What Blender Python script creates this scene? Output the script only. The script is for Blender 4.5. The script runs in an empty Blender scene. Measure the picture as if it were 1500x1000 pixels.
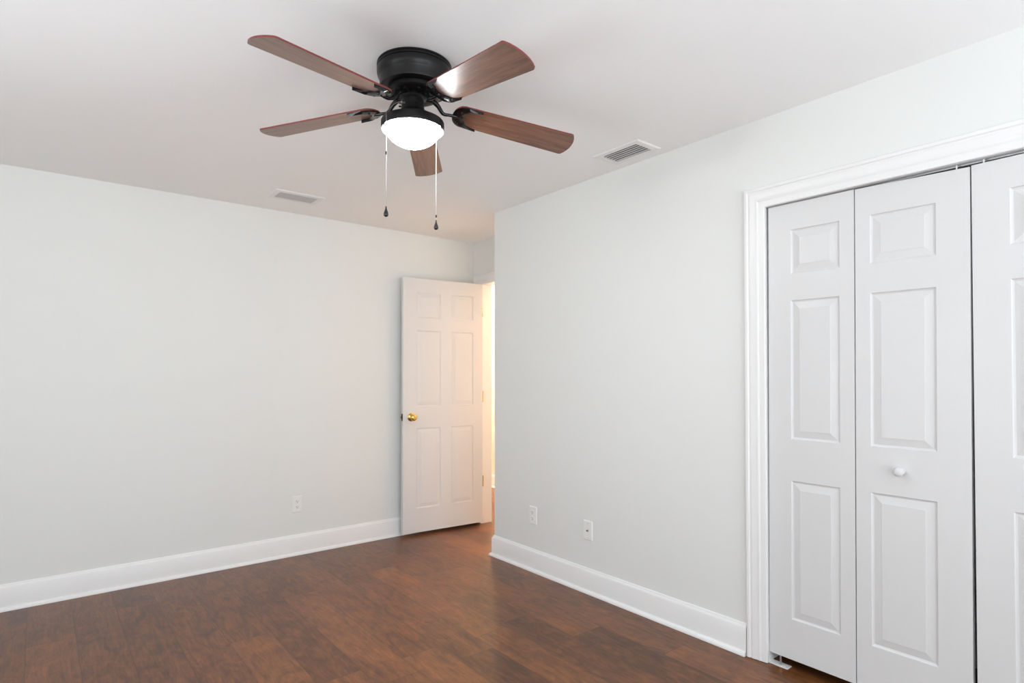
import bpy, bmesh, math, random
from mathutils import Vector, Matrix

# ---------------------------------------------------------------- camera, world, exposure
S = bpy.context.scene
COL = S.collection
H = 2.44                      # ceiling height
YW = 4.2615                   # plane of the left wall
XR = 2.5446                   # plane of the right wall (closet wall)
YC = 3.3564                   # outside corner where the right wall ends
XD = 2.993                    # plane of the wall holding the hall doorway
XH = 4.06                     # far wall of the hallway
X0, Y0 = -1.75, -1.85         # walls behind the photographer

cam_d = bpy.data.cameras.new('camera')
cam = bpy.data.objects.new('camera', cam_d)
COL.objects.link(cam)
S.camera = cam
cam_d.sensor_fit = 'HORIZONTAL'
cam_d.sensor_width = 36.0
cam_d.lens = 863.70 / 1500 * 36
cam_d.shift_y = 35.37 / 1500
cam_d.clip_start = 0.02
yaw, pitch, roll = 0.678290544, 0.0146118, -0.0008785
fw = Vector((math.sin(yaw) * math.cos(pitch), math.cos(yaw) * math.cos(pitch), math.sin(pitch)))
rt = Vector((math.cos(yaw), -math.sin(yaw), 0))
up = rt.cross(fw)
r2 = rt * math.cos(roll) + up * math.sin(roll)
u2 = -rt * math.sin(roll) + up * math.cos(roll)
cam.matrix_world = Matrix(((r2.x, u2.x, -fw.x, 0), (r2.y, u2.y, -fw.y, 0), (r2.z, u2.z, -fw.z, 1.28504), (0, 0, 0, 1)))

W = bpy.data.worlds.new('world')
S.world = W
W.use_nodes = True
bg = W.node_tree.nodes['Background']
# daylight outside: overcast sky above the horizon, added glow below to lift the ceiling
wn_, wl_ = W.node_tree.nodes, W.node_tree.links
wtc = wn_.new('ShaderNodeTexCoord')
wsp = wn_.new('ShaderNodeSeparateXYZ')
wl_.new(wtc.outputs['Generated'], wsp.inputs[0])
wrp = wn_.new('ShaderNodeValToRGB')
GLOW_NEAR, GLOW_FAR, SKY = (0.80, 0.89, 0.99), (0.425, 0.450, 0.460), (0.275, 0.295, 0.305)
for i_, (p_, c_) in enumerate(((0.24, GLOW_NEAR), (0.30, GLOW_FAR), (0.47, GLOW_FAR), (0.53, SKY))):
    el_ = wrp.color_ramp.elements[i_] if i_ < 2 else wrp.color_ramp.elements.new(p_)
    el_.position = p_
    el_.color = (*c_, 1)
wmr = wn_.new('ShaderNodeMapRange')
wmr.inputs['From Min'].default_value, wmr.inputs['From Max'].default_value = -1, 1
wl_.new(wsp.outputs['Z'], wmr.inputs['Value'])
wl_.new(wmr.outputs['Result'], wrp.inputs['Fac'])
wl_.new(wrp.outputs['Color'], bg.inputs['Color'])
bg.inputs['Strength'].default_value = 9.5

S.view_settings.view_transform = 'Standard'
S.view_settings.look = 'None'
S.view_settings.gamma = 1.0
S.view_settings.use_curve_mapping = False
S.view_settings.exposure = 0.23
S.cycles.max_bounces = 16
S.cycles.diffuse_bounces = 12
S.cycles.glossy_bounces = 6
S.cycles.use_denoising = True
S.cycles.sample_clamp_indirect = 12.0

# unseen windows, assumed and placed for their light: (wall, from, to, sill, head)
WIN_BACK = [(-1.3, -0.15), (-0.1, 0.95), (1.0, 2.4)]       # along X in the wall at Y0
WIN_SIDE = [(0.8, 2.2)]           # along Y in the wall at X0
SILL, HEAD = 0.25, 2.15


def portal(name, loc, rot, sx, sy):
    d = bpy.data.lights.new(name, 'AREA')
    d.shape = 'RECTANGLE'
    d.size, d.size_y = sx, sy
    d.cycles.is_portal = True
    o = bpy.data.objects.new(name, d)
    o.location, o.rotation_euler = loc, rot
    COL.objects.link(o)


for a, b in WIN_BACK:
    portal('daylight', ((a + b) / 2, Y0 - 0.02, (SILL + HEAD) / 2), (math.pi / 2, 0, 0), b - a, HEAD - SILL)
for a, b in WIN_SIDE:
    portal('daylight', (X0 - 0.02, (a + b) / 2, (SILL + HEAD) / 2), (math.pi / 2, 0, -math.pi / 2), b - a, HEAD - SILL)

# warm ceiling lamp of the hallway, out of sight beyond the doorway
for loc_, en_ in (((3.66, 4.42, 2.08), 72), ((3.80, 5.40, 2.36), 14)):
    hl = bpy.data.lights.new('hall_lamp', 'POINT')
    hl.energy = en_
    hl.color = (1.0, 0.75, 0.57)
    hl.shadow_soft_size = 0.10
    hlo = bpy.data.objects.new('hall_lamp', hl)
    hlo.location = loc_
    COL.objects.link(hlo)

# ---------------------------------------------------------------- materials


def nt(name):
    m = bpy.data.materials.new(name)
    m.use_nodes = True
    t = m.node_tree
    return m, t, t.nodes, t.links, t.nodes['Principled BSDF']


def paint(name, c, rough=0.6, var=0.015, bump=0.0, scale=60, spec=0.3):
    m, t, N, L, b = nt(name)
    tc = N.new('ShaderNodeTexCoord')
    no = N.new('ShaderNodeTexNoise')
    no.inputs['Scale'].default_value = 3.0
    no.inputs['Detail'].default_value = 2
    L.new(tc.outputs['Object'], no.inputs['Vector'])
    mx = N.new('ShaderNodeMix')
    mx.data_type = 'RGBA'
    mx.inputs[6].default_value = tuple(max(0, v * (1 - var)) for v in c) + (1,)
    mx.inputs[7].default_value = tuple(min(1, v * (1 + var)) for v in c) + (1,)
    L.new(no.outputs['Fac'], mx.inputs[0])
    L.new(mx.outputs[2], b.inputs['Base Color'])
    b.inputs['Roughness'].default_value = rough
    b.inputs['Specular IOR Level'].default_value = spec
    if bump:
        n2 = N.new('ShaderNodeTexNoise')
        n2.inputs['Scale'].default_value = scale
        n2.inputs['Detail'].default_value = 3
        L.new(tc.outputs['Object'], n2.inputs['Vector'])
        bp = N.new('ShaderNodeBump')
        bp.inputs['Strength'].default_value = bump
        bp.inputs['Distance'].default_value = 0.004
        L.new(n2.outputs['Fac'], bp.inputs['Height'])
        L.new(bp.outputs['Normal'], b.inputs['Normal'])
    return m


def metal(name, c, rough, metallic=1.0, coat=0.0):
    m, t, N, L, b = nt(name)
    tc = N.new('ShaderNodeTexCoord')
    no = N.new('ShaderNodeTexNoise')
    no.inputs['Scale'].default_value = 40
    L.new(tc.outputs['Object'], no.inputs['Vector'])
    mr = N.new('ShaderNodeMapRange')
    mr.inputs['To Min'].default_value = max(0.02, rough - 0.04)
    mr.inputs['To Max'].default_value = rough + 0.04
    L.new(no.outputs['Fac'], mr.inputs['Value'])
    L.new(mr.outputs['Result'], b.inputs['Roughness'])
    b.inputs['Base Color'].default_value = (*c, 1)
    b.inputs['Metallic'].default_value = metallic
    b.inputs['Coat Weight'].default_value = coat
    return m


def floor_material():
    m, t, N, L, b = nt('plank_floor')
    tc = N.new('ShaderNodeTexCoord')
    sep = N.new('ShaderNodeSeparateXYZ')
    L.new(tc.outputs['Object'], sep.inputs[0])

    def M(op, a, bb=None, c=None):
        n = N.new('ShaderNodeMath')
        n.operation = op
        for i, v in enumerate((a, bb, c)):
            if v is None:
                continue
            if isinstance(v, (int, float)):
                n.inputs[i].default_value = v
            else:
                L.new(v, n.inputs[i])
        return n.outputs[0]

    PW, PL = 0.19, 1.22
    u = M('DIVIDE', M('ADD', sep.outputs['X'], 10 * PW + 0.03), PW)
    row = M('FLOOR', u)
    fu = M('FRACT', u)
    wn = N.new('ShaderNodeTexWhiteNoise')
    wn.noise_dimensions = '1D'
    L.new(row, wn.inputs['W'])
    v = M('ADD', M('DIVIDE', sep.outputs['Y'], PL), M('MULTIPLY', wn.outputs['Value'], 7.3))
    col = M('FLOOR', v)
    fv = M('FRACT', v)
    wn2 = N.new('ShaderNodeTexWhiteNoise')
    wn2.noise_dimensions = '2D'
    cmb = N.new('ShaderNodeCombineXYZ')
    L.new(row, cmb.inputs[0])
    L.new(col, cmb.inputs[1])
    L.new(cmb.outputs[0], wn2.inputs['Vector'])
    pid = wn2.outputs['Value']
    # blotches and grain, offset per plank
    off = N.new('ShaderNodeCombineXYZ')
    L.new(M('MULTIPLY', pid, 37.0), off.inputs[2])
    add = N.new('ShaderNodeVectorMath')
    add.operation = 'ADD'
    L.new(tc.outputs['Object'], add.inputs[0])
    L.new(off.outputs[0], add.inputs[1])

    def noise(sx, sy, scale, detail, rough, dist):
        mp = N.new('ShaderNodeMapping')
        mp.inputs['Scale'].default_value = (sx, sy, 1)
        L.new(add.outputs[0], mp.inputs['Vector'])
        n = N.new('ShaderNodeTexNoise')
        n.inputs['Scale'].default_value = scale
        n.inputs['Detail'].default_value = detail
        n.inputs['Roughness'].default_value = rough
        n.inputs['Distortion'].default_value = dist
        L.new(mp.outputs[0], n.inputs['Vector'])
        return n.outputs['Fac']
    blot = noise(1.0, 0.5, 10.0, 6, 0.66, 1.2)
    grain = noise(1.0, 0.10, 34.0, 6, 0.7, 1.6)
    fine = noise(1.0, 0.22, 120.0, 3, 0.7, 0.6)
    s = M('ADD', M('MULTIPLY', blot, 0.42), M('MULTIPLY', grain, 0.50))
    s = M('ADD', s, M('MULTIPLY', fine, 0.20))
    s = M('ADD', s, M('MULTIPLY', M('SUBTRACT', pid, 0.5), 0.11))
    ramp = N.new('ShaderNodeValToRGB')
    e = ramp.color_ramp.elements
    e[0].position, e[0].color = 0.385, (0.050, 0.0195, 0.0092, 1)
    e[1].position, e[1].color = 0.76, (0.290, 0.105, 0.032, 1)
    x = e.new(0.50)
    x.color = (0.103, 0.0375, 0.0144, 1)
    x = e.new(0.61)
    x.color = (0.178, 0.065, 0.0212, 1)
    L.new(s, ramp.inputs['Fac'])
    # seams
    eu = M('MINIMUM', fu, M('SUBTRACT', 1.0, fu))
    ev = M('MINIMUM', fv, M('SUBTRACT', 1.0, fv))
    su = M('LESS_THAN', eu, 0.011)
    sv = M('LESS_THAN', ev, 0.0018)
    seam = M('MAXIMUM', su, sv)
    mx = N.new('ShaderNodeMix')
    mx.data_type = 'RGBA'
    L.new(M('MULTIPLY', seam, 0.40), mx.inputs[0])
    L.new(ramp.outputs['Color'], mx.inputs[6])
    mx.inputs[7].default_value = (0.022, 0.009, 0.006, 1)
    L.new(mx.outputs[2], b.inputs['Base Color'])
    mr = N.new('ShaderNodeMapRange')
    mr.inputs['To Min'].default_value = 0.24
    mr.inputs['To Max'].default_value = 0.36
    L.new(grain, mr.inputs['Value'])
    L.new(mr.outputs['Result'], b.inputs['Roughness'])
    b.inputs['Specular IOR Level'].default_value = 0.42
    bp = N.new('ShaderNodeBump')
    bp.inputs['Strength'].default_value = 0.10
    bp.inputs['Distance'].default_value = 0.002
    L.new(M('SUBTRACT', M('ADD', blot, M('MULTIPLY', grain, 0.5)), seam), bp.inputs['Height'])
    L.new(bp.outputs['Normal'], b.inputs['Normal'])
    return m


def blade_material():
    m, t, N, L, b = nt('walnut_blade')
    tc = N.new('ShaderNodeTexCoord')
    mp = N.new('ShaderNodeMapping')
    mp.inputs['Scale'].default_value = (1.2, 16, 16)
    L.new(tc.outputs['Object'], mp.inputs['Vector'])
    n = N.new('ShaderNodeTexNoise')
    n.inputs['Scale'].default_value = 4.0
    n.inputs['Detail'].default_value = 6
    n.inputs['Roughness'].default_value = 0.6
    n.inputs['Distortion'].default_value = 0.9
    L.new(mp.outputs[0], n.inputs['Vector'])
    r = N.new('ShaderNodeValToRGB')
    e = r.color_ramp.elements
    e[0].position, e[0].color = 0.30, (0.100, 0.043, 0.027, 1)
    e[1].position, e[1].color = 0.72, (0.250, 0.118, 0.072, 1)
    L.new(n.outputs['Fac'], r.inputs['Fac'])
    L.new(r.outputs['Color'], b.inputs['Base Color'])
    b.inputs['Roughness'].default_value = 0.30
    b.inputs['Specular IOR Level'].default_value = 0.75
    return m


def emitter(name, c, strength):
    m, t, N, L, b = nt(name)
    b.inputs['Base Color'].default_value = (0.9, 0.9, 0.9, 1)
    b.inputs['Roughness'].default_value = 0.25
    b.inputs['Emission Color'].default_value = (*c, 1)
    b.inputs['Emission Strength'].default_value = strength
    return m


M_WALL = paint('wall_paint', (0.765, 0.777, 0.765), 0.55, 0.008, 0.05, 90)
M_CEIL = paint('ceiling_paint', (0.905, 0.905, 0.905), 0.8, 0.010, 0.12, 45, 0.2)
M_TRIM = paint('trim_paint', (0.812, 0.812, 0.812), 0.35, 0.004, 0, 60, 0.4)
M_DOOR = paint('door_paint', (0.685, 0.685, 0.690), 0.38, 0.004, 0.02, 160, 0.4)
M_HALL = paint('hall_paint', (0.82, 0.78, 0.70), 0.6)
M_PLAS = paint('white_plastic', (0.82, 0.82, 0.81), 0.3, 0.004, 0, 60, 0.5)
M_VENT = paint('vent_enamel', (0.82, 0.82, 0.81), 0.4, 0.004)
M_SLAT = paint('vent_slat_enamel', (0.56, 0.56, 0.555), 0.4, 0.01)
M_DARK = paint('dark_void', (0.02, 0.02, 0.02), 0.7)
M_SLOT = paint('outlet_slot', (0.10, 0.09, 0.08), 0.6)
M_FLOOR = floor_material()
M_BLADE = blade_material()
M_EDGE = paint('blade_edge', (0.20, 0.045, 0.038), 0.4, 0.05)
M_BRONZE = metal('dark_bronze', (0.010, 0.0095, 0.010), 0.40, 0.5, 0.05)
M_IRON = metal('black_iron', (0.012, 0.012, 0.014), 0.24, 0.5, 0.3)
M_BRASS = metal('brass', (0.78, 0.50, 0.14), 0.14)
M_STEEL = metal('steel', (0.52, 0.52, 0.53), 0.30)
M_OLDBR = metal('antique_brass', (0.12, 0.09, 0.05), 0.4)
M_CHAIN = metal('chain_nickel', (0.42, 0.40, 0.42), 0.3)
M_PEND = metal('pendant_black', (0.012, 0.012, 0.013), 0.2, 0.2, 0.5)
M_BOWL = emitter('frosted_glass', (0.95, 0.985, 1.0), 72.0)

# ---------------------------------------------------------------- mesh helpers


def put(name, bm, mats, parent=None, smooth=False, loc=None):
    bmesh.ops.recalc_face_normals(bm, faces=bm.faces)
    me = bpy.data.meshes.new(name)
    bm.to_mesh(me)
    bm.free()
    for m in (mats if isinstance(mats, (list, tuple)) else [mats]):
        me.materials.append(m)
    if smooth:
        me.shade_auto_smooth(angle=math.radians(smooth)) if hasattr(me, 'shade_auto_smooth') else None
        for p in me.polygons:
            p.use_smooth = True
        if smooth < 180:
            me.set_sharp_from_angle(angle=math.radians(smooth))
    o = bpy.data.objects.new(name, me)
    COL.objects.link(o)
    if parent:
        o.parent = parent
    if loc:
        o.location = loc
    return o


def tag(o, label=None, cat=None, group=None, kind=None):
    if label:
        o['label'] = label
    if cat:
        o['category'] = cat
    if group:
        o['group'] = group
    if kind:
        o['kind'] = kind
    return o


def empty(name, loc, rz=0.0):
    o = bpy.data.objects.new(name, None)
    o.empty_display_size = 0.05
    o.location = loc
    o.rotation_euler = (0, 0, rz)
    COL.objects.link(o)
    return o


def box(bm, x0, x1, y0, y1, z0, z1, mat=0, bevel=0.0):
    v = [bm.verts.new((x, y, z)) for x in (x0, x1) for y in (y0, y1) for z in (z0, z1)]
    fs = [bm.faces.new([v[i] for i in f]) for f in ((0, 1, 3, 2), (4, 6, 7, 5), (0, 4, 5, 1), (2, 3, 7, 6), (0, 2, 6, 4), (1, 5, 7, 3))]
    for f in fs:
        f.material_index = mat
    if bevel:
        es = list({e for f in fs for e in f.edges})
        r = bmesh.ops.bevel(bm, geom=es, offset=bevel, segments=2, affect='EDGES', profile=0.5)
        for f in r['faces']:
            f.material_index = mat
    return fs


def lathe(bm, prof, n=48, origin=(0, 0, 0), axis='Z', mat=0, M=None):
    """profile = [(radius, height)...] turned about an axis"""
    rings = []
    for r, h in prof:
        if r < 1e-6:
            rings.append([(0, 0, h)])
        else:
            rings.append([(r * math.cos(2 * math.pi * i / n), r * math.sin(2 * math.pi * i / n), h) for i in range(n)])
    V = []
    o = Vector(origin)
    for ring in rings:
        row = []
        for p in ring:
            p = Vector(p)
            if axis == 'Y':
                p = Vector((p.x, p.z, p.y))
            elif axis == 'X':
                p = Vector((p.z, p.x, p.y))
            if M is not None:
                p = M @ p
            row.append(bm.verts.new(p + o))
        V.append(row)
    for a, b in zip(V, V[1:]):
        for i in range(n):
            j = (i + 1) % n
            if len(a) == 1 and len(b) == 1:
                continue
            if len(a) == 1:
                f = bm.faces.new((a[0], b[i], b[j]))
            elif len(b) == 1:
                f = bm.faces.new((a[i], a[j], b[0]))
            else:
                f = bm.faces.new((a[i], a[j], b[j], b[i]))
            f.material_index = mat


def tube(bm, pts, rad, n=10, mat=0):
    pts = [Vector(p) for p in pts]
    rads = rad if isinstance(rad, (list, tuple)) else [rad] * len(pts)
    rows = []
    side = None
    for i, p in enumerate(pts):
        d = (pts[min(i + 1, len(pts) - 1)] - pts[max(i - 1, 0)]).normalized()
        if side is None:
            side = d.orthogonal().normalized()
        else:
            side = (side - d * side.dot(d)).normalized()
        b = d.cross(side)
        rows.append([bm.verts.new(p + (side * math.cos(2 * math.pi * k / n) + b * math.sin(2 * math.pi * k / n)) * rads[i]) for k in range(n)])
    for a, c in zip(rows, rows[1:]):
        for k in range(n):
            bm.faces.new((a[k], a[(k + 1) % n], c[(k + 1) % n], c[k])).material_index = mat
    bm.faces.new(rows[0]).material_index = mat
    bm.faces.new(rows[-1]).material_index = mat


def prism(bm, outline, z0, z1, mat_side=0, mat_cap=0, M=None, bevel=0.0):
    """outline in (x, y), extruded z0..z1, optional transform"""
    T = M if M is not None else Matrix.Identity(4)
    lo = [bm.verts.new(T @ Vector((x, y, z0))) for x, y in outline]
    hi = [bm.verts.new(T @ Vector((x, y, z1))) for x, y in outline]
    f1 = bm.faces.new(lo[::-1])
    f2 = bm.faces.new(hi)
    f1.material_index = f2.material_index = mat_cap
    n = len(lo)
    for i in range(n):
        bm.faces.new((lo[i], lo[(i + 1) % n], hi[(i + 1) % n], hi[i])).material_index = mat_side


def sweep(bm, path, profile, side=1, mat=0):
    """profile (t outwards, z up) swept along a plan polyline with mitred corners; t grows to the left*side of the path"""
    P = [Vector((x, y)) for x, y in path]
    offs = []
    for i, p in enumerate(P):
        ns = []
        if i > 0:
            d = (p - P[i - 1]).normalized()
            ns.append(Vector((-d.y, d.x)) * side)
        if i < len(P) - 1:
            d = (P[i + 1] - p).normalized()
            ns.append(Vector((-d.y, d.x)) * side)
        if len(ns) == 1:
            offs.append(ns[0])
        else:
            s = (ns[0] + ns[1])
            offs.append(s / (1 + ns[0].dot(ns[1])))
    rows = [[bm.verts.new((p.x + o.x * t, p.y + o.y * t, z)) for t, z in profile] for p, o in zip(P, offs)]
    k = len(profile)
    for a, b in zip(rows, rows[1:]):
        for i in range(k):
            j = (i + 1) % k
            bm.faces.new((a[i], a[j], b[j], b[i])).material_index = mat
    bm.faces.new(rows[0]).material_index = mat
    bm.faces.new(rows[-1][::-1]).material_index = mat


def casing(bm, plane_x, sign, y_lo, y_hi, ztop, profile, legs=('lo', 'hi'), z_bot=0.003):
    """door casing on a wall plane X = plane_x; profile (w away from the opening, t off the wall); sign = side the wall faces"""
    rows = []
    for w, t in profile:
        x = plane_x + sign * t
        row = []
        if 'hi' in legs:
            row += [(x, y_hi + w, z_bot), (x, y_hi + w, ztop + w)]
        else:
            row += [(x, y_hi + w, ztop + w)]
        if 'lo' in legs:
            row += [(x, y_lo - w, ztop + w), (x, y_lo - w, z_bot)]
        else:
            row += [(x, y_lo - w, ztop + w)]
        rows.append([bm.verts.new(p) for p in row])
    n = len(rows)
    for i in range(n):
        a, b = rows[i], rows[(i + 1) % n]
        for k in range(len(a) - 1):
            bm.faces.new((a[k], a[k + 1], b[k + 1], b[k]))
    bm.faces.new([r[0] for r in rows])
    bm.faces.new([r[-1] for r in rows][::-1])


def panel_leaf(bm, Wd, z0, z1, thick, panels, top_slope=0.0, both=True):
    """moulded door leaf: u 0..Wd along +x, faces at y = 0 (front, looking to -y) and y = thick. panels = [(u0,u1,v0,v1)]"""
    def zt(u, z):
        return z + top_slope * u * max(0.0, (z - 1.95) / (z1 - 1.95)) if z > 1.95 else z
    us = sorted({0.0, Wd} | {p[0] for p in panels} | {p[1] for p in panels})
    vs = sorted({z0, z1} | {p[2] for p in panels} | {p[3] for p in panels})
    rings = [(0.0, 0.0), (0.0035, 0.0045), (0.009, 0.0062), (0.0125, 0.0055), (0.036, 0.0012), (0.0375, 0.0004)]
    for face in ((0, 1) if both else (0,)):
        cache = {}

        def vert(u, v, d):
            k = (round(u, 5), round(v, 5), round(d, 5))
            if k not in cache:
                y = d if face == 0 else thick - d
                cache[k] = bm.verts.new((u, y, zt(u, v)))
            return cache[k]
        for i in range(len(us) - 1):
            for j in range(len(vs) - 1):
                a, b, c, d = us[i], us[i + 1], vs[j], vs[j + 1]
                hit = any(abs(a - p[0]) < 1e-6 and abs(b - p[1]) < 1e-6 and abs(c - p[2]) < 1e-6 and abs(d - p[3]) < 1e-6 for p in panels)
                if not hit:
                    bm.faces.new([vert(*q, 0) for q in ((a, c), (b, c), (b, d), (a, d))])
                    continue
                loops = []
                for ins, dep in rings:
                    loops.append([vert(u, v, dep) for u, v in ((a + ins, c + ins), (b - ins, c + ins), (b - ins, d - ins), (a + ins, d - ins))])
                for l0, l1 in zip(loops, loops[1:]):
                    for k in range(4):
                        bm.faces.new((l0[k], l0[(k + 1) % 4], l1[(k + 1) % 4], l1[k]))
                bm.faces.new(loops[-1])
    # rim
    rim_f = [(u, z0) for u in us] + [(Wd, v) for v in vs[1:]] + [(u, z1) for u in us[::-1][1:]] + [(0.0, v) for v in vs[::-1][1:-1]]
    F = [bm.verts.new((u, 0, zt(u, v))) for u, v in rim_f]
    B = [bm.verts.new((u, thick, zt(u, v))) for u, v in rim_f]
    n = len(F)
    for i in range(n):
        bm.faces.new((F[i], F[(i + 1) % n], B[(i + 1) % n], B[i]))
    if not both:
        bm.faces.new(B)
    bmesh.ops.remove_doubles(bm, verts=bm.verts, dist=1e-5)


# ---------------------------------------------------------------- the room shell
OY0, OY1, OZ = -0.1785, 1.3455, 2.036          # closet opening in the right wall
DY0, DY1, DZ = 3.395, 4.137, 2.062             # hall doorway (clear) in the alcove wall
JT = 0.018                                     # jamb board thickness
WT = 0.115

bm = bmesh.new()
box(bm, X0 - 0.3, XH + 0.3, Y0 - 0.3, 7.0, -0.10, 0.0)
tag(put('floor', bm, M_FLOOR), 'dark reddish brown wood plank floor with a satin sheen', 'floor', kind='structure')

VENTS = [((1.304, 3.858), (0.240, 0.128)), ((2.380, 2.004), (0.118, 0.228))]      # centres and openings along X, Y
bm = bmesh.new()
gx = sorted({X0 - 0.3, XH + 0.3} | {c[0] + q * d[0] / 2 for c, d in VENTS for q in (-1, 1)})
gy = sorted({Y0 - 0.3, 7.0} | {c[1] + q * d[1] / 2 for c, d in VENTS for q in (-1, 1)})
gv = {}
for i, x in enumerate(gx):
    for j, y in enumerate(gy):
        gv[i, j] = (bm.verts.new((x, y, H)), bm.verts.new((x, y, H + 0.14)))
for i in range(len(gx) - 1):
    for j in range(len(gy) - 1):
        mx_, my_ = (gx[i] + gx[i + 1]) / 2, (gy[j] + gy[j + 1]) / 2
        q = [(i, j), (i + 1, j), (i + 1, j + 1), (i, j + 1)]
        bm.faces.new([gv[k][1] for k in q])
        if any(abs(mx_ - c[0]) < d[0] / 2 and abs(my_ - c[1]) < d[1] / 2 for c, d in VENTS):
            for k in range(4):
                a_, b_ = gv[q[k]], gv[q[(k + 1) % 4]]
                bm.faces.new((a_[0], b_[0], b_[1], a_[1]))
        else:
            bm.faces.new([gv[k][0] for k in q])
tag(put('ceiling', bm, M_CEIL), 'flat white painted ceiling with the fan and two vents', 'ceiling', kind='structure')

bm = bmesh.new()
box(bm, X0 - WT, XD, YW, YW + WT, 0, H)
tag(put('wall_left', bm, M_WALL), 'long pale off-white wall the open door stands against', 'wall', kind='structure')

bm = bmesh.new()
box(bm, XR, XR + WT, OY1 + JT, YC, 0, H)
box(bm, XR, XR + WT, OY0 - JT, OY1 + JT, OZ + JT, H)
box(bm, XR, XR + WT, Y0, OY0 - JT, 0, H)
box(bm, XR + WT, XD, YC - WT, YC, 0, H)
tag(put('wall_right', bm, M_WALL), 'pale off-white wall with the closet, ending at the outside corner', 'wall', kind='structure')

bm = bmesh.new()
box(bm, XD, XD + WT - 0.01, DY1 + JT, 6.9, 0, H)
box(bm, XD, XD + WT - 0.01, DY0 - JT, DY1 + JT, DZ + JT, H)
box(bm, XD, XD + WT - 0.01, 2.4, DY0 - JT, 0, H)
tag(put('wall_alcove', bm, M_WALL), 'short off-white wall holding the hall doorway beyond the corner', 'wall', kind='structure')

bm = bmesh.new()
box(bm, XH, XH + WT, 2.3, 6.9, 0, H)
box(bm, XD + WT, XH, 6.9, 6.9 + WT, 0, H)
box(bm, XD + WT, XH, 2.3, 2.4, 0, H)
tag(put('wall_hall', bm, M_HALL), 'warm lit wall seen through the narrow gap of the doorway', 'wall', kind='structure')

bm = bmesh.new()
cx1 = XR + 0.66
box(bm, cx1, cx1 + 0.05, Y0, 2.3, 0, H)
box(bm, XR + WT, cx1, OY0 - 0.36, OY0 - 0.31, 0, H)
box(bm, XR + WT, cx1, 1.75, 1.80, 0, H)
tag(put('wall_closet', bm, M_WALL), 'dark inside wall of the closet behind the folding doors', 'wall', kind='structure')

bm = bmesh.new()
xs = [X0 - WT]
for a, b in WIN_BACK:
    box(bm, xs[-1], a, Y0 - WT, Y0, 0, H)
    box(bm, a, b, Y0 - WT, Y0, 0, SILL)
    box(bm, a, b, Y0 - WT, Y0, HEAD, H)
    xs.append(b)
box(bm, xs[-1], cx1 + 0.05, Y0 - WT, Y0, 0, H)
tag(put('wall_back', bm, M_WALL), 'off-white wall behind the photographer with assumed window openings', 'wall', kind='structure')

bm = bmesh.new()
ys = [Y0]
for a, b in WIN_SIDE:
    box(bm, X0 - WT, X0, ys[-1], a, 0, H)
    box(bm, X0 - WT, X0, a, b, 0, SILL)
    box(bm, X0 - WT, X0, a, b, HEAD, H)
    ys.append(b)
box(bm, X0 - WT, X0, ys[-1], YW, 0, H)
tag(put('wall_side', bm, M_WALL), 'off-white wall to the side of the photographer with an assumed window opening', 'wall', kind='structure')

# baseboards: stepped cap, flat face, quarter-round shoe
BASE = [(0.0, 0.142), (0.0045, 0.142), (0.0075, 0.1365), (0.0085, 0.133), (0.0105, 0.131), (0.0150, 0.121), (0.0150, 0.020)]
BASE += [(0.0150 + 0.016 * math.sin(a), 0.003 + 0.017 * math.cos(a)) for a in [k * math.pi / 12 for k in range(0, 7)]]
BASE += [(0.031, 0.0), (0.0, 0.0)]
CAS_W = 0.092
bm = bmesh.new()
sweep(bm, [(X0 + 0.001, YW), (XD - 0.019, YW)], BASE, side=-1)
tag(put('baseboard_left', bm, M_TRIM, smooth=25), 'white baseboard along the foot of the long wall', 'baseboard', kind='structure')
bm = bmesh.new()
sweep(bm, [(XR, OY1 + 0.094), (XR, YC), (XD - 0.019, YC)], BASE, side=1)
tag(put('baseboard_right', bm, M_TRIM, smooth=25), 'white baseboard wrapping the outside corner beside the closet', 'baseboard', kind='structure')
bm = bmesh.new()
sweep(bm, [(XH, 2.4), (XH, 6.9)], BASE, side=1)
tag(put('baseboard_hall', bm, M_TRIM, smooth=25), 'white baseboard seen through the doorway gap', 'baseboard', kind='structure')

# closet casing + jamb
CAS = [(0.0, 0.0), (0.0, 0.0085), (0.003, 0.0105), (0.016, 0.0120), (0.026, 0.0125), (0.029, 0.0145), (0.034, 0.0160), (0.040, 0.0150),
       (0.046, 0.0150), (0.062, 0.0185), (0.066, 0.0185), (0.069, 0.0160), (0.074, 0.0160), (0.078, 0.0205), (0.084, 0.0215), (0.090, 0.0205), (0.093, 0.016), (0.093, 0.0)]
bm = bmesh.new()
casing(bm, XR, -1, OY0 + 0.004, OY1 - 0.004, OZ - 0.002, CAS)
box(bm, XR + 0.0002, XR + WT, OY1, OY1 + JT, 0.003, OZ + JT)
box(bm, XR + 0.0002, XR + WT, OY0 - JT, OY0, 0.003, OZ + JT)
box(bm, XR + 0.0002, XR + WT, OY0, OY1, OZ, OZ + JT)
tag(put('trim_1', bm, M_TRIM, smooth=20), 'white moulded casing framing the closet opening', 'door casing', kind='structure')

# hall doorway casing + jamb
bm = bmesh.new()
casing(bm, XD, -1, DY0 - 0.004, DY1 + 0.004, DZ + 0.004, [(w * 0.86, t) for w, t in CAS], legs=('hi',))
casing(bm, XD + WT - 0.01, 1, DY0 - 0.004, DY1 + 0.004, DZ + 0.004, CAS)
box(bm, XD - 0.006, XD + WT - 0.004, DY1, DY1 + JT, 0.0, DZ + JT)
box(bm, XD - 0.006, XD + WT - 0.004, DY0 - JT, DY0, 0.0, DZ + JT)
box(bm, XD - 0.006, XD + WT - 0.004, DY0, DY1, DZ, DZ + JT)
tag(put('trim_2', bm, M_TRIM, smooth=20), 'white casing and jamb of the hall doorway behind the open door', 'door casing', kind='structure')

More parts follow.
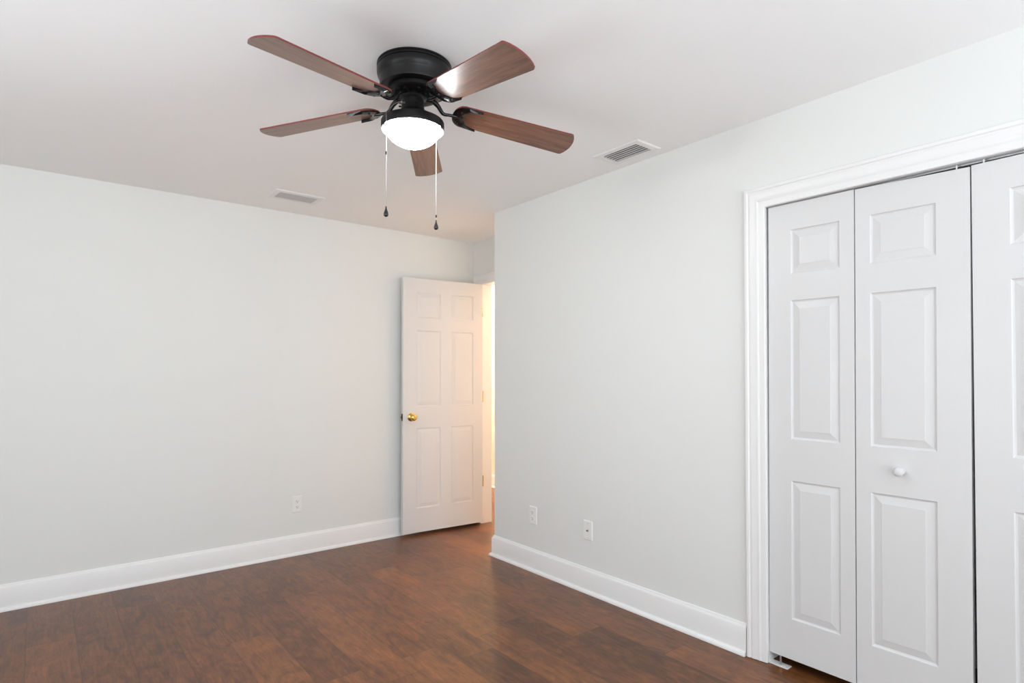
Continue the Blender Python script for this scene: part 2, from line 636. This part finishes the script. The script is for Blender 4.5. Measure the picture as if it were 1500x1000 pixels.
# ---------------------------------------------------------------- open six-panel door
DW = 0.7315
ang = math.atan2(4.10 - 4.16, 2.978 - 2.249)
door = empty('door_1', (2.249, 4.160, 0.0), ang)
tag(door, 'open white six-panel door with a brass knob, standing against the wall', 'door', kind='structure')
bm = bmesh.new()
pu = [(0.117, 0.331), (0.429, 0.639)]
pv = [(0.216, 0.853), (1.028, 1.636), (1.740, 1.945)]
panel_leaf(bm, DW, 0.025, 2.056, 0.035, [(a, b, c, d) for a, b in pu for c, d in pv])
leaf = put('leaf', bm, M_DOOR, door)
bm = bmesh.new()
KN = [(0.0, 0.0), (0.032, 0.0), (0.033, 0.003), (0.030, 0.007), (0.018, 0.010), (0.0115, 0.014), (0.0105, 0.024), (0.014, 0.030), (0.022, 0.035),
      (0.0265, 0.042), (0.0275, 0.050), (0.0255, 0.057), (0.020, 0.0625), (0.012, 0.0650), (0.0, 0.0655)]
lathe(bm, [(r, -h) for r, h in KN], 32, (0.070, 0.0, 0.945), 'Y')
knob = put('knob', bm, M_BRASS, leaf, smooth=50)
tag(knob, 'round polished brass knob')
bm = bmesh.new()
lathe(bm, [(r, h * 0.86) for r, h in KN], 24, (0.070, 0.035, 0.945), 'Y')
put('knob', bm, M_BRASS, leaf, smooth=50)
bm = bmesh.new()
box(bm, -0.0018, 0.0012, 0.005, 0.030, 0.917, 0.973, bevel=0.0008)
box(bm, -0.0105, -0.001, 0.0105, 0.0245, 0.936, 0.955, bevel=0.002)
put('latch', bm, M_OLDBR, leaf)
for zc in (1.829, 1.095, 0.372):
    bm = bmesh.new()
    lathe(bm, [(0, -0.048), (0.0035, -0.047), (0.0062, -0.0445), (0.0062, 0.0445), (0.0035, 0.047), (0.0, 0.048)], 14, (DW + 0.0075, 0.008, zc))
    box(bm, DW + 0.0005, DW + 0.0020, 0.006, 0.034, zc - 0.0445, zc + 0.0445)
    put('hinge', bm, M_BRASS, door, smooth=40)

# ---------------------------------------------------------------- closet folding doors
LX = XR + 0.014                 # front face of the leaves


def bifold(name, y_hi, leaves, label, knob_y=None, lean=0.0):
    d = empty(name, (LX, y_hi, 0))
    tag(d, label, 'closet door', 'folding closet doors', 'structure')
    d.rotation_euler = (0, lean, -math.pi / 2)      # local +x runs to -Y, local -y faces the room
    for ya, yb, z0, z1, slope, stiles in leaves:
        bm = bmesh.new()
        w = ya - yb
        panel_leaf(bm, w, z0, z1, 0.030, [(stiles[0], w - stiles[1], c, e) for c, e in ((0.222, 0.822), (1.002, 1.606), (1.722, 1.915))], slope)
        lf = put('leaf', bm, M_DOOR, d, loc=(y_hi - ya, 0, 0))
        if knob_y and yb < knob_y < ya:
            bm = bmesh.new()
            lathe(bm, [(0, 0), (0.0135, 0), (0.0125, -0.004), (0.0085, -0.009), (0.0085, -0.014), (0.0135, -0.018), (0.0170, -0.023), (0.0175, -0.028), (0.0150, -0.033), (0.009, -0.036), (0, -0.037)],
                  28, (ya - knob_y, 0, 0.917), 'Y')
            tag(put('knob', bm, M_DOOR, lf, smooth=60), 'small round white knob')
    return d


bifold('door_2', 1.3440,
       [(1.3440, 0.9870, 0.048, 2.0305, 0.0, (0.100, 0.056)),
        (0.9830, 0.6075, 0.048, 2.0290, -0.026, (0.054, 0.102))],
       'pair of white folding panels at the casing end, one with a small round knob', knob_y=0.826, lean=0.0045)
bifold('door_3', 0.5940,
       [(0.5940, 0.2275, 0.048, 2.0190, 0.010, (0.104, 0.054)),
        (0.2235, -0.1745, 0.048, 2.0230, 0.0, (0.054, 0.104))],
       'white folding panels cut off by the picture edge', knob_y=0.068)

# head track with roller pins
tr = empty('closet_track', (XR + 0.029, 0.58, OZ))
tag(tr, 'grey metal head track above the closet doors', 'track')
bm = bmesh.new()
hw = 0.014
x0, x1 = -hw, hw
yA, yB = OY0 - 0.58 + 0.002, OY1 - 0.58 - 0.002
box(bm, x0, x1, yA, yB, -0.0015, 0.0)
box(bm, x0, x0 + 0.0012, yA, yB, -0.0045, -0.0015)
box(bm, x1 - 0.0012, x1, yA, yB, -0.0045, -0.0015)
put('channel', bm, M_STEEL, tr)
for yy in (0.638, 0.560):
    bm = bmesh.new()
    lathe(bm, [(0, -0.0200), (0.0028, -0.0200), (0.0028, -0.001), (0, -0.001)], 12, (-0.0095, yy - 0.58, 0.0))
    put('roller_pin', bm, M_PLAS, tr, smooth=40)

# bottom pivot bracket
br = empty('pivot_bracket', (XR + 0.03, OY1 - 0.03, 0.0))
tag(br, 'small white metal pivot bracket on the floor under the closet door', 'bracket')
bm = bmesh.new()
box(bm, -0.022, 0.018, -0.055, 0.0295, 0.0, 0.003)
box(bm, -0.022, 0.018, 0.0265, 0.0295, 0.003, 0.032)
put('plate', bm, M_PLAS, br)
bm = bmesh.new()
lathe(bm, [(0, 0.003), (0.0042, 0.003), (0.0042, 0.046), (0, 0.046)], 12, (-0.006, -0.018, 0))
put('pin', bm, M_STEEL, br, smooth=40)

# ---------------------------------------------------------------- ceiling fan
FX, FY = 1.095, 1.940
fan = empty('ceiling_fan', (FX, FY, H))
tag(fan, 'black ceiling fan with five brown wood blades and a lit glass bowl', 'ceiling fan')
bm = bmesh.new()
lathe(bm, [(0.0, 0.0), (0.1345, 0.0), (0.1385, -0.002), (0.1390, -0.007), (0.1360, -0.0085), (0.1360, -0.0105), (0.1390, -0.012), (0.1390, -0.017), (0.1360, -0.0185), (0.1360, -0.0205),
           (0.1390, -0.022), (0.1390, -0.030), (0.1385, -0.038), (0.1360, -0.046), (0.1315, -0.053), (0.1290, -0.058), (0.1285, -0.085), (0.1270, -0.0895), (0.1200, -0.091), (0.0, -0.091)], 72)
put('motor_housing', bm, M_BRONZE, fan, smooth=35)
bm = bmesh.new()
lathe(bm, [(0.0, -0.0912), (0.098, -0.0912), (0.100, -0.094), (0.100, -0.105), (0.096, -0.110), (0.090, -0.113), (0.072, -0.1145), (0.0, -0.1145)], 64)
for k in range(10):      # vent ribs on the underside of the rotor
    a = k * math.pi / 5
    M = Matrix.Rotation(a, 4, 'Z')
    prism(bm, [(0.052, -0.004), (0.082, -0.004), (0.082, 0.004), (0.052, 0.004)], -0.118, -0.114, M=M)
put('rotor', bm, M_BRONZE, fan, smooth=35)
# blades: azimuth, tip height, root height, pitch
BL = [(-162.0, 2.233, 2.271, -9.5), (124.9, 2.260, 2.285, -10.0), (54.3, 2.253, 2.272, -11.0), (-17.1, 2.235, 2.281, -13.9), (-91.4, 2.205, 2.271, -16.5)]


def blade_outline():
    pts = []
    R0, R1 = 0.150, 0.6600

    def half(r):
        return 0.055 + (0.0655 - 0.055) * (r - 0.18) / (0.645 - 0.18)
    # root end, rounded
    for k in range(9):
        a = math.pi / 2 + k * math.pi / 8
        pts.append((R0 + 0.036 + 0.036 * math.cos(a), half(0.186) * math.sin(a)))
    # +t edge reversed: go out along -t edge
    for r in (0.3, 0.45, 0.60):
        pts.append((r, -half(r)))
    # tip: small corner radii and a shallow arc
    h = half(0.645)
    for k in range(5):
        a = -math.pi / 2 + k * (math.pi / 2) / 5
        pts.append((0.632 + 0.014 * math.cos(a), -(h - 0.014) + 0.014 * math.sin(a)))
    for t in [x * 0.1 for x in range(-7, 8)]:
        pts.append((0.6465 + 0.0145 * (1 - (t / 0.8) ** 2) * 0.95, t * (h - 0.010) / 0.8))
    for k in range(5):
        a = (k + 1) * (math.pi / 2) / 5
        pts.append((0.632 + 0.014 * math.cos(a), (h - 0.014) + 0.014 * math.sin(a)))
    for r in (0.60, 0.45, 0.3):
        pts.append((r, half(r)))
    return pts


OUT = blade_outline()
for az, zt_, zr, pit in BL:
    a = math.radians(az)
    droop = math.atan2(zt_ - zr, 0.645 - 0.18)
    h0 = zr - math.tan(droop) * 0.18
    # frame: x radial, y tangential, z up
    base = Matrix.Rotation(a, 4, 'Z') @ Matrix.Translation((0, 0, h0 - H)) @ Matrix.Rotation(-droop, 4, 'Y') @ Matrix.Rotation(math.radians(pit), 4, 'X')
    bm = bmesh.new()
    prism(bm, OUT, 0.0, 0.0058, mat_side=1, mat_cap=0)
    be = put('blade', bm, [M_BLADE, M_EDGE], fan)
    be.matrix_local = base
    # blade iron: crescent bracket under the blade with a curved arm to the rotor
    bm = bmesh.new()
    outer = []
    for k in range(25):
        u = math.pi / 2 + math.pi * k / 24
        outer.append((0.186 + 0.043 * math.cos(u), 0.0545 * math.sin(u)))
    inner = []
    for k in range(25):
        u = math.pi * 1.5 - math.pi * k / 24
        inner.append((0.196 + 0.027 * math.cos(u), 0.033 * math.sin(u)))
    outl = [(0.245, 0.052), (0.215, 0.0565)] + outer + [(0.215, -0.0565), (0.245, -0.052)]
    outl += [(0.226, -0.044), (0.210, -0.037)] + inner + [(0.210, 0.037), (0.226, 0.044)]
    # crescent strip from paired samples so it can be domed
    n = 28
    o_pts, i_pts = [], []
    for k in range(n + 1):
        u = -1 + 2 * k / n
        th = u * math.radians(118)
        ro = Vector((0.200 - 0.052 * math.cos(th), 0.0575 * math.sin(th) if abs(u) < 0.76 else 0.0575 * math.copysign(1, u)))
        if abs(u) >= 0.76:
            ro.x = 0.200 + 0.056 * (abs(u) - 0.76) / 0.24
            ro.y = math.copysign(0.0575 - 0.004 * (abs(u) - 0.76) / 0.24, u)
        ri = Vector((0.214 - 0.024 * math.cos(th * 0.9), 0.036 * math.sin(th * 0.76)))
        f = min(1.0, (1 - abs(u)) / 0.36)
        ri = ro.lerp(ri, f ** 0.7)
        o_pts.append(ro)
        i_pts.append(ri)
    rows = []
    for ro, ri in zip(o_pts, i_pts):
        m_ = (ro + ri) / 2
        rows.append([bm.verts.new((ro.x, ro.y, 0.0)), bm.verts.new((ro.x, ro.y, -0.004)), bm.verts.new((m_.x, m_.y, -0.0110)), bm.verts.new((ri.x, ri.y, -0.004)), bm.verts.new((ri.x, ri.y, 0.0))])
    for p, q in zip(rows, rows[1:]):
        for k in range(5):
            bm.faces.new((p[k], p[(k + 1) % 5], q[(k + 1) % 5], q[k]))
    bm.faces.new(rows[0][::-1])
    bm.faces.new(rows[-1])
    # screw pads and heads
    for sx, sy in ((0.185, 0.0), (0.176, 0.030), (0.176, -0.030)):
        lathe(bm, [(0, -0.0115), (0.0035, -0.0108), (0.0050, -0.0088), (0.0050, -0.001), (0, -0.001)], 12, (sx, sy, 0))
    # arm: starts at the rotor, sweeps down and out into the bracket
    binv = base.inverted()
    A0 = binv @ (Matrix.Rotation(a, 4, 'Z') @ Vector((0.070, 0, -0.119)))
    A1 = binv @ (Matrix.Rotation(a, 4, 'Z') @ Vector((0.090, 0, -0.134)))
    A2 = binv @ (Matrix.Rotation(a, 4, 'Z') @ Vector((0.110, 0, -0.160)))
    A3 = Vector((0.138, 0, -0.008))
    A4 = Vector((0.172, 0, -0.0065))
    ctrl = [A0, A1, A2, A3, A4]
    path = []
    for i in range(len(ctrl) - 1):
        p0, p1, p2, p3 = ctrl[max(i - 1, 0)], ctrl[i], ctrl[i + 1], ctrl[min(i + 2, len(ctrl) - 1)]
        for k in range(6):
            t = k / 6
            path.append(0.5 * ((2 * p1) + (p2 - p0) * t + (2 * p0 - 5 * p1 + 4 * p2 - p3) * t * t + (3 * p1 - p0 - 3 * p2 + p3) * t ** 3))
    path.append(A4)
    tube(bm, path, [0.0095 - 0.0035 * min(1, abs(i / len(path) - 0.15) * 2) for i in range(len(path))], 10)
    put('blade_iron', bm, M_IRON, be, smooth=50)

# switch housing and light kit (hangs a few millimetres off axis, like the photographed one)
LXo, LYo = -0.005, 0.004
bm = bmesh.new()
lathe(bm, [(0.0, -0.1150), (0.050, -0.1150), (0.0505, -0.121), (0.047, -0.126), (0.0415, -0.130), (0.0415, -0.150), (0.0440, -0.165), (0.0500, -0.180), (0.0590, -0.191), (0.066, -0.1955), (0.0, -0.1955)], 56, (LXo, LYo, 0))
for k in range(3):
    aa = math.radians(20 + 120 * k)
    lathe(bm, [(0, 0.0), (0.0035, 0.0), (0.0035, 0.0075), (0.002, 0.009), (0, 0.009)], 10, (LXo + 0.044 * math.cos(aa), LYo + 0.044 * math.sin(aa), -0.150), 'Z', M=Matrix.Rotation(aa, 4, 'Z') @ Matrix.Rotation(math.pi / 2, 4, 'Y'))
put('switch_housing', bm, M_BRONZE, fan, smooth=35)
bm = bmesh.new()
lathe(bm, [(0.050, -0.193), (0.062, -0.1945), (0.085, -0.1985), (0.105, -0.2045), (0.1145, -0.2095), (0.1168, -0.2140), (0.1170, -0.2405), (0.1163, -0.2430), (0.1152, -0.2435), (0.1142, -0.2420), (0.1135, -0.216), (0.050, -0.200)], 72, (LXo, LYo, 0))
put('light_fitter', bm, M_BRONZE, fan, smooth=30)
bm = bmesh.new()
bp_ = [(0.1025, 0.014), (0.1035, 0.002)]
for k in range(1, 21):
    t = math.sin(k / 20 * math.pi / 2)
    bp_.append((0.1035 * (1 - t ** 1.75) ** 0.58 if k < 20 else 0.0, -0.0685 * t))
lathe(bm, bp_, 72)
tag(put('glass_bowl', bm, M_BOWL, fan, smooth=89, loc=(LXo, LYo, -0.2385)), 'glowing frosted glass bowl')

# pull chains with teardrop fobs
CR, CF = Vector((0.7786, -0.6274)), Vector((0.6274, 0.7786))


def chain(lat, fwd, zb_top, z_end, z_fob_end, conn):
    p = CR * lat + CF * fwd
    bm = bmesh.new()
    d = p.normalized()
    q0 = d * 0.040
    zst = -0.150
    tube(bm, [(q0.x, q0.y, zst), (d.x * 0.060, d.y * 0.060, zst - 0.004)], 0.0038, 10)
    path = [Vector((d.x * 0.06, d.y * 0.06, zst - 0.004))]
    L_ = p.length
    for k in range(1, 9):
        t = k / 8
        path.append(Vector((d.x * (0.06 + (L_ - 0.06) * t), d.y * (0.06 + (L_ - 0.06) * t), zst - 0.004 - (0.150 - 0.092) * t ** 1.6)))
    path.append(Vector((p.x, p.y, path[-1].z - 0.02)))
    tube(bm, path, 0.0010, 6)
    z = path[-1].z
    zend = z_end - H
    while z > zend:
        bmesh.ops.create_icosphere(bm, subdivisions=1, radius=0.00135, matrix=Matrix.Translation((p.x, p.y, z)))
        z -= 0.0033
    tube(bm, [(p.x, p.y, path[-1].z), (p.x, p.y, zend)], 0.0006, 5)
    c = put('pull_chain', bm, M_CHAIN, fan, smooth=60)
    bm = bmesh.new()
    lathe(bm, [(0, conn + 0.006), (0.0030, conn + 0.005), (0.0030, conn - 0.005), (0, conn - 0.006)], 10, (p.x, p.y, -H))
    put('connector', bm, M_PEND, c, smooth=40)
    bm = bmesh.new()
    hgt = z_end - z_fob_end
    lathe(bm, [(0, z_end + 0.002), (0.0022, z_end + 0.001), (0.0024, z_end - 0.12 * hgt), (0.0040, z_end - 0.30 * hgt), (0.0078, z_end - 0.58 * hgt), (0.0090, z_end - 0.74 * hgt), (0.0080, z_end - 0.88 * hgt), (0.0045, z_end - 0.97 * hgt), (0, z_fob_end)],
          24, (p.x, p.y, -H))
    tag(put('fob', bm, M_PEND, c, smooth=60), 'black teardrop fob')


chain(-0.0865, -0.092, 0, 1.886, 1.849, 2.080)
chain(0.0715, 0.075, 0, 1.880, 1.843, 1.896)

# ---------------------------------------------------------------- ceiling vents


def vent(loc, L_, Wd, oL, oW, n, label, tilt, wide, rise, rot=0):
    """stamped ceiling register: opening L_ x Wd, flange oL x oW; slats run along local x"""
    v = empty('ceiling_vent', loc, rot)
    tag(v, label, 'vent', 'ceiling air vents')
    bm = bmesh.new()
    a, b, c, d = oL / 2, oW / 2, L_ / 2, Wd / 2
    prof = [(1.0, -0.0), (1.0, -0.0025), (0.86, -0.0065), (0.10, -0.0085), (0.0, -0.0070), (0.0, 0.0)]
    rings = []
    for f, z in prof:
        x, y = c + (a - c) * f, d + (b - d) * f
        rings.append([bm.verts.new(q) for q in ((-x, -y, z), (x, -y, z), (x, y, z), (-x, y, z))])
    for r0, r1 in zip(rings, rings[1:]):
        for k in range(4):
            bm.faces.new((r0[k], r0[(k + 1) % 4], r1[(k + 1) % 4], r1[k]))
    put('frame', bm, M_VENT, v)
    # sheet-metal boot lining the opening
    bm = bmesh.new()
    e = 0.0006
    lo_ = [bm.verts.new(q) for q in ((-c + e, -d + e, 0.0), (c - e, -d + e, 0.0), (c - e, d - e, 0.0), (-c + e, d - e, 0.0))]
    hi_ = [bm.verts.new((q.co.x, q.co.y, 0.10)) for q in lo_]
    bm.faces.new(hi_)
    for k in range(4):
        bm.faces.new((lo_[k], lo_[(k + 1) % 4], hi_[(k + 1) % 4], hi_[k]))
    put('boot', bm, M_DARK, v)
    pitch_ = (Wd - 0.010) / n
    for k in range(n):
        y = -d + 0.005 + pitch_ * (k + 0.5)
        bm = bmesh.new()
        pr = []
        for q in range(6):          # curved louvre section
            s_ = q / 5
            pr.append((y + tilt * (s_ - 0.5) * pitch_ * wide, -0.0070 + rise * s_ ** 1.2))
        top = [[bm.verts.new((x, py, pz + 0.0005)) for py, pz in pr] for x in (-c + 0.001, c - 0.001)]
        bot = [[bm.verts.new((x, py, pz - 0.0005)) for py, pz in pr] for x in (-c + 0.001, c - 0.001)]
        for q in range(5):
            bm.faces.new((top[0][q], top[0][q + 1], top[1][q + 1], top[1][q]))
            bm.faces.new((bot[0][q], bot[1][q], bot[1][q + 1], bot[0][q + 1]))
        for e_ in (0, 5):
            bm.faces.new((top[0][e_], top[1][e_], bot[1][e_], bot[0][e_]))
        for e_ in (0, 1):
            bm.faces.new(top[e_] + bot[e_][::-1])
        put('louver', bm, M_SLAT, v, smooth=50)
    return v


vent((1.304, 3.858, H), 0.240, 0.128, 0.312, 0.200, 6, 'white ceiling vent over the long wall, slats parallel to that wall', -1, 0.46, 0.0022)
vent((2.380, 2.004, H), 0.228, 0.118, 0.300, 0.185, 5, 'white ceiling vent beside the closet-side wall, dark gaps between slats', 1, 0.34, 0.0024, math.pi / 2)

# ---------------------------------------------------------------- outlets


def plate_bm(w=0.0705, h=0.1145):
    bm = bmesh.new()
    r = [(1.0, 1.0, 0.0), (1.0, 1.0, -0.0025), (0.93, 0.955, -0.0052), (0.0, 0.0, -0.0060)]
    rows = []
    for fx, fz, y in r[:3]:
        rows.append([bm.verts.new(q) for q in ((-w / 2 * fx, y, -h / 2 * fz), (w / 2 * fx, y, -h / 2 * fz), (w / 2 * fx, y, h / 2 * fz), (-w / 2 * fx, y, h / 2 * fz))])
    for a, b in zip(rows, rows[1:]):
        for k in range(4):
            bm.faces.new((a[k], a[(k + 1) % 4], b[(k + 1) % 4], b[k]))
    bm.faces.new(rows[-1])
    return bm


def duplex(loc, rz, label):
    o = empty('wall_outlet', loc, rz)
    tag(o, label, 'outlet', 'duplex wall outlets')
    put('plate', plate_bm(), M_PLAS, o)
    for s in (1, -1):
        zc = s * 0.0195
        bm = bmesh.new()
        out = []
        for k in range(32):
            a = 2 * math.pi * k / 32
            out.append((0.0170 * math.cos(a), max(-0.0135, min(0.0135, 0.0170 * math.sin(a)))))
        M = Matrix.Translation((0, -0.0050, zc)) @ Matrix.Rotation(math.pi / 2, 4, 'X')
        prism(bm, out, 0.0, 0.0028, M=M)
        rc = put('receptacle', bm, M_PLAS, o)
        bm = bmesh.new()
        box(bm, -0.0078, -0.0052, -0.0082, -0.0070, zc - 0.001, zc + 0.0075)
        box(bm, 0.0052, 0.0074, -0.0082, -0.0070, zc - 0.0005, zc + 0.0070)
        lathe(bm, [(0, -0.0082), (0.0027, -0.0082), (0.0027, -0.0070), (0, -0.0070)], 12, (0, 0, zc - 0.0070), 'Y')
        put('slots', bm, M_SLOT, rc)
    bm = bmesh.new()
    lathe(bm, [(0, -0.0068), (0.0022, -0.0066), (0.0030, -0.0050), (0, -0.0050)], 14, (0, 0, 0), 'Y')
    put('screw', bm, M_PLAS, o, smooth=40)
    return o


duplex((1.4575, YW, 0.3575), 0, 'white duplex outlet low on the long wall left of the open door')
duplex((XR, 2.936, 0.3605), -math.pi / 2, 'white duplex outlet low on the wall near the outside corner')
cj = empty('cable_plate', (XR, 2.440, 0.3635), -math.pi / 2)
tag(cj, 'white wall plate with one dark cable jack, nearer the closet', 'wall plate')
put('plate', plate_bm(0.068, 0.113), M_PLAS, cj)
bm = bmesh.new()
lathe(bm, [(0, -0.0050), (0.0085, -0.0050), (0.0085, -0.0066), (0.0060, -0.0072), (0.0060, -0.0125), (0.0045, -0.0130), (0, -0.0130)], 6, (0, 0, 0), 'Y')
jk = put('jack', bm, M_STEEL, cj)
bm = bmesh.new()
lathe(bm, [(0, -0.0128), (0.0043, -0.0128), (0.0043, -0.0134), (0, -0.0134)], 14, (0, 0, 0), 'Y')
put('jack_hole', bm, M_DARK, jk)
for s in (1, -1):
    bm = bmesh.new()
    lathe(bm, [(0, -0.0068), (0.0024, -0.0066), (0.0032, -0.0050), (0, -0.0050)], 14, (0, 0, s * 0.042), 'Y')
    put('screw', bm, M_STEEL, cj, smooth=40)
